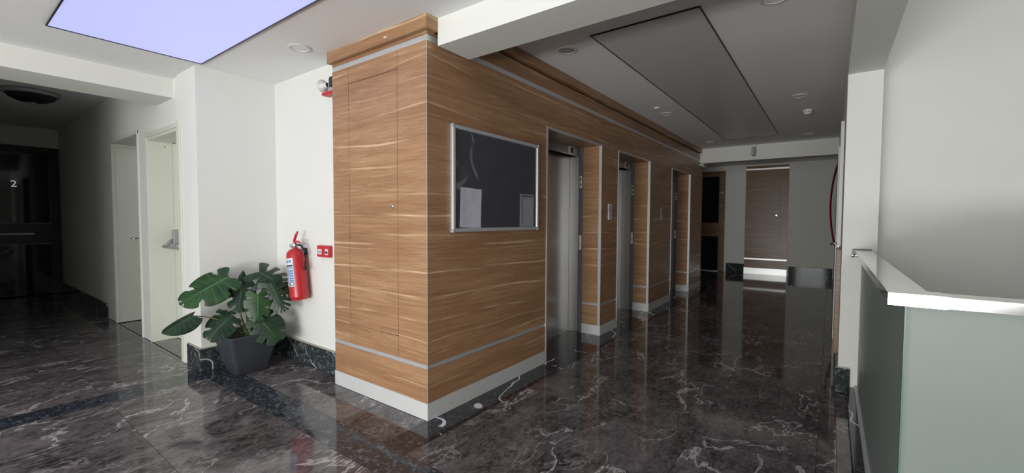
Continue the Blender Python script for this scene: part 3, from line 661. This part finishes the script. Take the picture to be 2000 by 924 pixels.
# ------------------------------------------------------------------ alcove wall devices
fa = empty('call_point', (-3.525, 2.07, 1.01), 'red wall call point box with two white labels beside the extinguisher', 'alarm')
box('housing', (-3.622, -3.43, 2.035, 2.069, 1.012, 1.112), MT['redplastic'], fa, 0.006)
box('label', (-3.605, -3.545, 2.033, 2.0355, 1.035, 1.080), MT['labelwhite'], fa); box('label', (-3.49, -3.445, 2.033, 2.0355, 1.035, 1.085), MT['labelwhite'], fa)
box('printing', (-3.600, -3.551, 2.0322, 2.0332, 1.052, 1.059), MT['inkdark'], fa); box('printing', (-3.485, -3.45, 2.0322, 2.0332, 1.045, 1.065), MT['inkdark'], fa)
si = empty('alarm_siren', (-3.33, 2.07, 2.43), 'small white and red alarm siren high on the alcove wall', 'alarm')
box('back_plate', (-3.34, -3.235, 1.99, 2.069, 2.375, 2.49), MT['greyplastic'], si, 0.006)
box('strobe', (-3.30, -3.24, 1.975, 1.99, 2.41, 2.49), MT['black'], si, 0.004)
lathe('horn', [(0.018, 0), (0.022, 0.03), (0.034, 0.055), (0.055, 0.07), (0.050, 0.066), (0.028, 0.05), (0.012, 0.03), (0, 0.03)], MT['whiteplastic'], (-3.335, 1.985, 2.435), si, 24, Matrix.Rotation(-PI/2, 4, 'Y'))
box('red_base', (-3.40, -3.235, 1.965, 2.04, 2.352, 2.378), MT['redplastic'], si, 0.010)

# fire extinguisher, tilted on its hook
fx = empty('fire_extinguisher', (-3.80, 1.97, 0.62), 'red fire extinguisher with a blue and white label hanging on the white wall', 'fire extinguisher')
R_ = 0.078
parts = []
lathe('cylinder', [(0, 0), (0.060, 0), (0.068, 0.012), (0.070, 0.02), (R_, 0.028), (R_, 0.40), (0.070, 0.432), (0.045, 0.455), (0.024, 0.462), (0.020, 0.48), (0, 0.48)], MT['red'], fx.location, fx, 40)
lathe('valve', [(0.022, 0.470), (0.026, 0.478), (0.026, 0.500), (0.018, 0.506), (0.014, 0.52), (0, 0.52)], MT['chrome'], fx.location, fx, 20)
bx0, by0, bz0 = fx.location
bm = bmesh.new()
# carrying handle and lever as swept bars (point to the right and up)
tube_into(bm, [(bx0-0.01, by0, bz0+0.510), (bx0+0.04, by0, bz0+0.520), (bx0+0.075, by0, bz0+0.512), (bx0+0.095, by0, bz0+0.498)], [0.010, 0.009, 0.008, 0.006], 8)
link('carry_handle', bm, MT['redplastic'], fx, True, origin=(bx0, by0, bz0+0.51))
bm = bmesh.new()
tube_into(bm, [(bx0-0.018, by0, bz0+0.512), (bx0, by0, bz0+0.535), (bx0+0.035, by0, bz0+0.575), (bx0+0.07, by0, bz0+0.605)], [0.008, 0.011, 0.012, 0.007], 8)
link('lever', bm, MT['redplastic'], fx, True, origin=(bx0, by0, bz0+0.53))
lathe('gauge', [(0, 0), (0.017, 0), (0.017, 0.016), (0, 0.018)], MT['chrome'], (bx0-0.028, by0-0.01, bz0+0.490), fx, 20, Matrix.Rotation(PI/2, 4, 'X'))
# curved label wrapping the front left quarter
def wrap(name, a0, a1, z0, z1, r, mat, parent):
    bm = bmesh.new(); n = 12; top = []; bot = []
    for i in range(n+1):
        a = a0 + (a1-a0)*i/n
        bot.append(bm.verts.new((bx0+r*math.cos(a), by0+r*math.sin(a), bz0+z0))); top.append(bm.verts.new((bx0+r*math.cos(a), by0+r*math.sin(a), bz0+z1)))
    for i in range(n): bm.faces.new((bot[i], bot[i+1], top[i+1], top[i]))
    o = link(name, bm, MT[mat], parent, True, origin=(bx0, by0, bz0)); return o
A0, A1 = math.radians(-148), math.radians(-48)
lb = wrap('label', A0, A1, 0.125, 0.375, R_+0.0012, 'labelwhite', fx)
lb['label'] = 'blue and white instruction label'
d_ = math.radians
wrap('label_band', A0+0.06, A1-0.06, 0.305, 0.315, R_+0.0018, 'inkdark', lb)
wrap('label_band', A0+0.06, A1-0.06, 0.290, 0.305, R_+0.0018, 'labelgrey', lb)
wrap('label_band', A0+0.06, d_(-84), 0.168, 0.285, R_+0.0018, 'labelgrey', lb)
wrap('label_band', d_(-80), A1-0.06, 0.168, 0.285, R_+0.0018, 'labelblue', lb)
wrap('label_band', A0+0.06, A1-0.06, 0.130, 0.162, R_+0.0018, 'inkdark', lb)
for k in range(3): wrap('label_icon', d_(-138+31*k), d_(-117+31*k), 0.134, 0.158, R_+0.0026, 'labelwhite', lb)
for k in range(4): wrap('label_line', d_(-138+21*k), d_(-123+21*k), 0.338, 0.356, R_+0.0018, 'labelblue', lb)
for k in range(5): wrap('label_line', d_(-76), d_(-54), 0.182+0.022*k, 0.190+0.022*k, R_+0.0026, 'labelwhite', lb)
for k in range(4): wrap('label_line', d_(-138), d_(-92), 0.180+0.028*k, 0.190+0.028*k, R_+0.0026, 'labelwhite', lb)
tube('hose', [(bx0+0.02, by0, bz0+0.495), (bx0+0.07, by0+0.02, bz0+0.48), (bx0+0.10, by0+0.03, bz0+0.42), (bx0+0.098, by0+0.03, bz0+0.30), (bx0+0.094, by0+0.03, bz0+0.26)], 0.010, MT['black'], fx, 10)
box('wall_hook', (bx0-0.02, bx0+0.02, by0+R_-0.01, 2.069, bz0+0.40, bz0+0.46), MT['darkmetal'], fx)
fx.rotation_euler = (0, math.radians(-8.5), 0); fx.location = (bx0+0.0, by0, bz0)

# ------------------------------------------------------------------ potted monstera
pl = empty('potted_plant', (-4.13, 1.66, 0), 'monstera plant with split leaves in a square tapered charcoal planter', 'plant')
def rsq(half, z, r, n=5):
    pts = []
    for cx, cy, a0 in ((half-r, half-r, 0), (-half+r, half-r, PI/2), (-half+r, -half+r, PI), (half-r, -half+r, 1.5*PI)):
        for i in range(n+1):
            a = a0 + PI/2*i/n; pts.append((cx+r*math.cos(a), cy+r*math.sin(a), z))
    return pts
bm = bmesh.new(); rings = []
for half, z, r in ((0.112, 0.0, 0.02), (0.122, 0.006, 0.026), (0.164, 0.16, 0.034), (0.200, 0.325, 0.040), (0.205, 0.345, 0.040), (0.201, 0.350, 0.038), (0.190, 0.350, 0.034), (0.186, 0.345, 0.034), (0.180, 0.30, 0.03)):
    rings.append([bm.verts.new(p_) for p_ in rsq(half, z, r)])
for a, b in zip(rings, rings[1:]):
    for i in range(len(a)): bm.faces.new((a[i], a[(i+1) % len(a)], b[(i+1) % len(a)], b[i]))
bm.faces.new(rings[0])
bmesh.ops.rotate(bm, verts=bm.verts, matrix=Matrix.Rotation(-0.03, 3, 'Z'), cent=(0, 0, 0))
pot = link('planter', bm, MT['pot'], None, True); pot.parent = pl; es = pot.modifiers.new('e', 'EDGE_SPLIT'); es.split_angle = math.radians(50)
bm = bmesh.new(); n = 14; gg = []
for i in range(n+1):
    row = []
    for j in range(n+1):
        x = -0.178+0.356*i/n; y = -0.178+0.356*j/n
        row.append(bm.verts.new((x, y, 0.315 + random.uniform(-0.006, 0.008))))
    gg.append(row)
for i in range(n):
    for j in range(n): bm.faces.new((gg[i][j], gg[i+1][j], gg[i+1][j+1], gg[i][j+1]))
so = link('soil', bm, MT['soil'], None, True); so.parent = pl

def leaf(base, tip, nrm, width, slits, mat, droop=0.12, side_fold=0.25, depth=0.42, gap=0.22, twist=0.0):
    base = Vector(base); tip = Vector(tip); X = (tip-base); L = X.length; X.normalize()
    Z = Vector(nrm); Z = (Z - X*Z.dot(X)).normalized(); Y = Z.cross(X)
    bm = bmesh.new(); uvl = bm.loops.layers.uv.new('UVMap')
    nt_ = 60; ns = 12; L0 = L
    def P(t, s, sd):
        # t: position of the side vein's foot along the midrib, s: along that vein
        foot = t*0.92
        ang = math.radians(128*(1-t)**1.6 + 22*(1-(1-t)**1.6))
        wl = width*(0.86*(math.sin(PI*min(1, 0.16+0.84*(t**0.85)))**0.62) + 0.16*(1-t))
        x = foot*L0 + s*wl*math.cos(ang); y = s*wl*math.sin(ang)
        if t > 0.97: x = foot*L0 + s*0.08*L0; y = s*wl*0.35*math.sin(ang)
        zz = -droop*L0*(max(0, x/L0)**2) - side_fold*abs(y)**1.6/(width**0.6) + 0.02*math.sin(9*t)*s*width
        return base + X*x + Y*(y*sd) + Z*zz
    for sd in (1, -1):
        nf = max(1, slits+1); edges = [k/nf for k in range(nf+1)]
        if slits: edges = [0.0] + [0.16 + 0.74*k/(slits-1 if slits > 1 else 1) for k in range(slits)] + [1.0]
        for k in range(len(edges)-1):
            ta, tb = edges[k], edges[k+1]; m = max(4, int((tb-ta)*nt_)); grid_ = []
            for i in range(m+1):
                u = i/m*2-1; row = []
                for j in range(ns+1):
                    s = j/ns; c_ = (ta+tb)/2; hh = (tb-ta)/2
                    f = 1.0
                    if slits and s > depth:
                        q = (s-depth)/(1-depth); f = 1-gap*min(1, q*2.5)
                    u2 = u
                    lo = u*hh*(f if ((u < 0 and k > 0) or (u > 0 and k < len(edges)-2)) else 1)
                    send = s*(1-0.10*abs(u)**3*(1 if slits else 0.0))
                    row.append((bm.verts.new(P(c_+lo, send, sd)), c_+lo, s))
                grid_.append(row)
            for i in range(m):
                for j in range(ns):
                    q4 = (grid_[i][j], grid_[i+1][j], grid_[i+1][j+1], grid_[i][j+1])
                    try: f_ = bm.faces.new([v[0] for v in q4])
                    except ValueError: continue
                    for lp_, v in zip(f_.loops, q4): lp_[uvl].uv = (v[1], v[2])
    bmesh.ops.remove_doubles(bm, verts=bm.verts, dist=0.0006)
    o = link('leaf', bm, MT[mat], pl, True, origin=tuple(base))
    sm = o.modifiers.new('thick', 'SOLIDIFY'); sm.thickness = 0.0015
    return o
root = Vector((-4.09, 1.66, 0.31))
def petiole(base, sag=0.06, r0=0.007, r1=0.004, start=None):
    b = Vector(base); a = start or root + Vector((random.uniform(-0.02, 0.02), random.uniform(-0.02, 0.02), 0))
    pts = []
    for i in range(11):
        t = i/10; p_ = a.lerp(b, t); p_.z += sag*math.sin(PI*t)*(1 if sag > 0 else 1); pts.append(tuple(p_))
    tube('petiole', pts, [r0+(r1-r0)*i/10 for i in range(11)], MT['stem'], pl, 8)
VW = Vector((0.90, -0.38, 0.22))     # roughly towards the hall
def LF(b, t, n, w_, s, m, **k):
    leaf(b, t, n, w_, s, m, **k); petiole(b, k.get('sag', 0.05) if False else 0.05)
LF((-4.16, 1.530, 0.835), (-4.194, 1.180, 0.665), (0.62, -0.1, 0.78), 0.175, 3, 'leaf', depth=0.55, gap=0.20, droop=0.10)
LF((-4.12, 1.770, 0.865), (-3.88, 1.960, 0.690), (0.55, -0.35, 0.75), 0.190, 7, 'leafdark', depth=0.28, gap=0.46, droop=0.16, side_fold=0.5)
LF((-3.98, 1.80, 0.77), (-3.86, 1.87, 0.52), (0.80, -0.45, 0.35), 0.135, 6, 'leafdark', depth=0.30, gap=0.42, droop=0.08)
LF((-3.99, 1.70, 0.685), (-3.93, 1.675, 0.450), (0.85, -0.35, 0.30), 0.118, 4, 'leaf', depth=0.5, gap=0.22, droop=0.06)
LF((-4.13, 1.630, 0.760), (-4.03, 1.56, 0.545), (0.80, -0.40, 0.35), 0.120, 4, 'leafdark', depth=0.42, gap=0.30, droop=0.08)
LF((-3.96, 1.71, 0.465), (-3.83, 1.80, 0.285), (0.75, -0.35, 0.50), 0.150, 3, 'leafdark', depth=0.6, gap=0.16, droop=0.15)
LF((-4.08, 1.51, 0.500), (-4.04, 1.33, 0.375), (0.75, -0.30, 0.55), 0.120, 3, 'leafdark', depth=0.5, gap=0.2, droop=0.2)
LF((-4.13, 1.50, 0.540), (-4.05, 1.42, 0.410), (0.75, -0.40, 0.50), 0.090, 4, 'leaf', depth=0.42, gap=0.3, droop=0.15)
LF((-4.13, 1.268, 0.555), (-4.134, 1.055, 0.465), (0.50, -0.25, 0.80), 0.095, 0, 'leafdark', droop=0.10, side_fold=0.6)
LF((-4.31, 1.552, 0.790), (-4.20, 1.68, 0.700), (0.45, -0.3, 0.85), 0.110, 2, 'leaflight', depth=0.55, gap=0.2)
LF((-4.237, 1.673, 0.750), (-4.24, 1.690, 0.880), (0.9, -0.3, 0.1), 0.035, 0, 'leafdark')
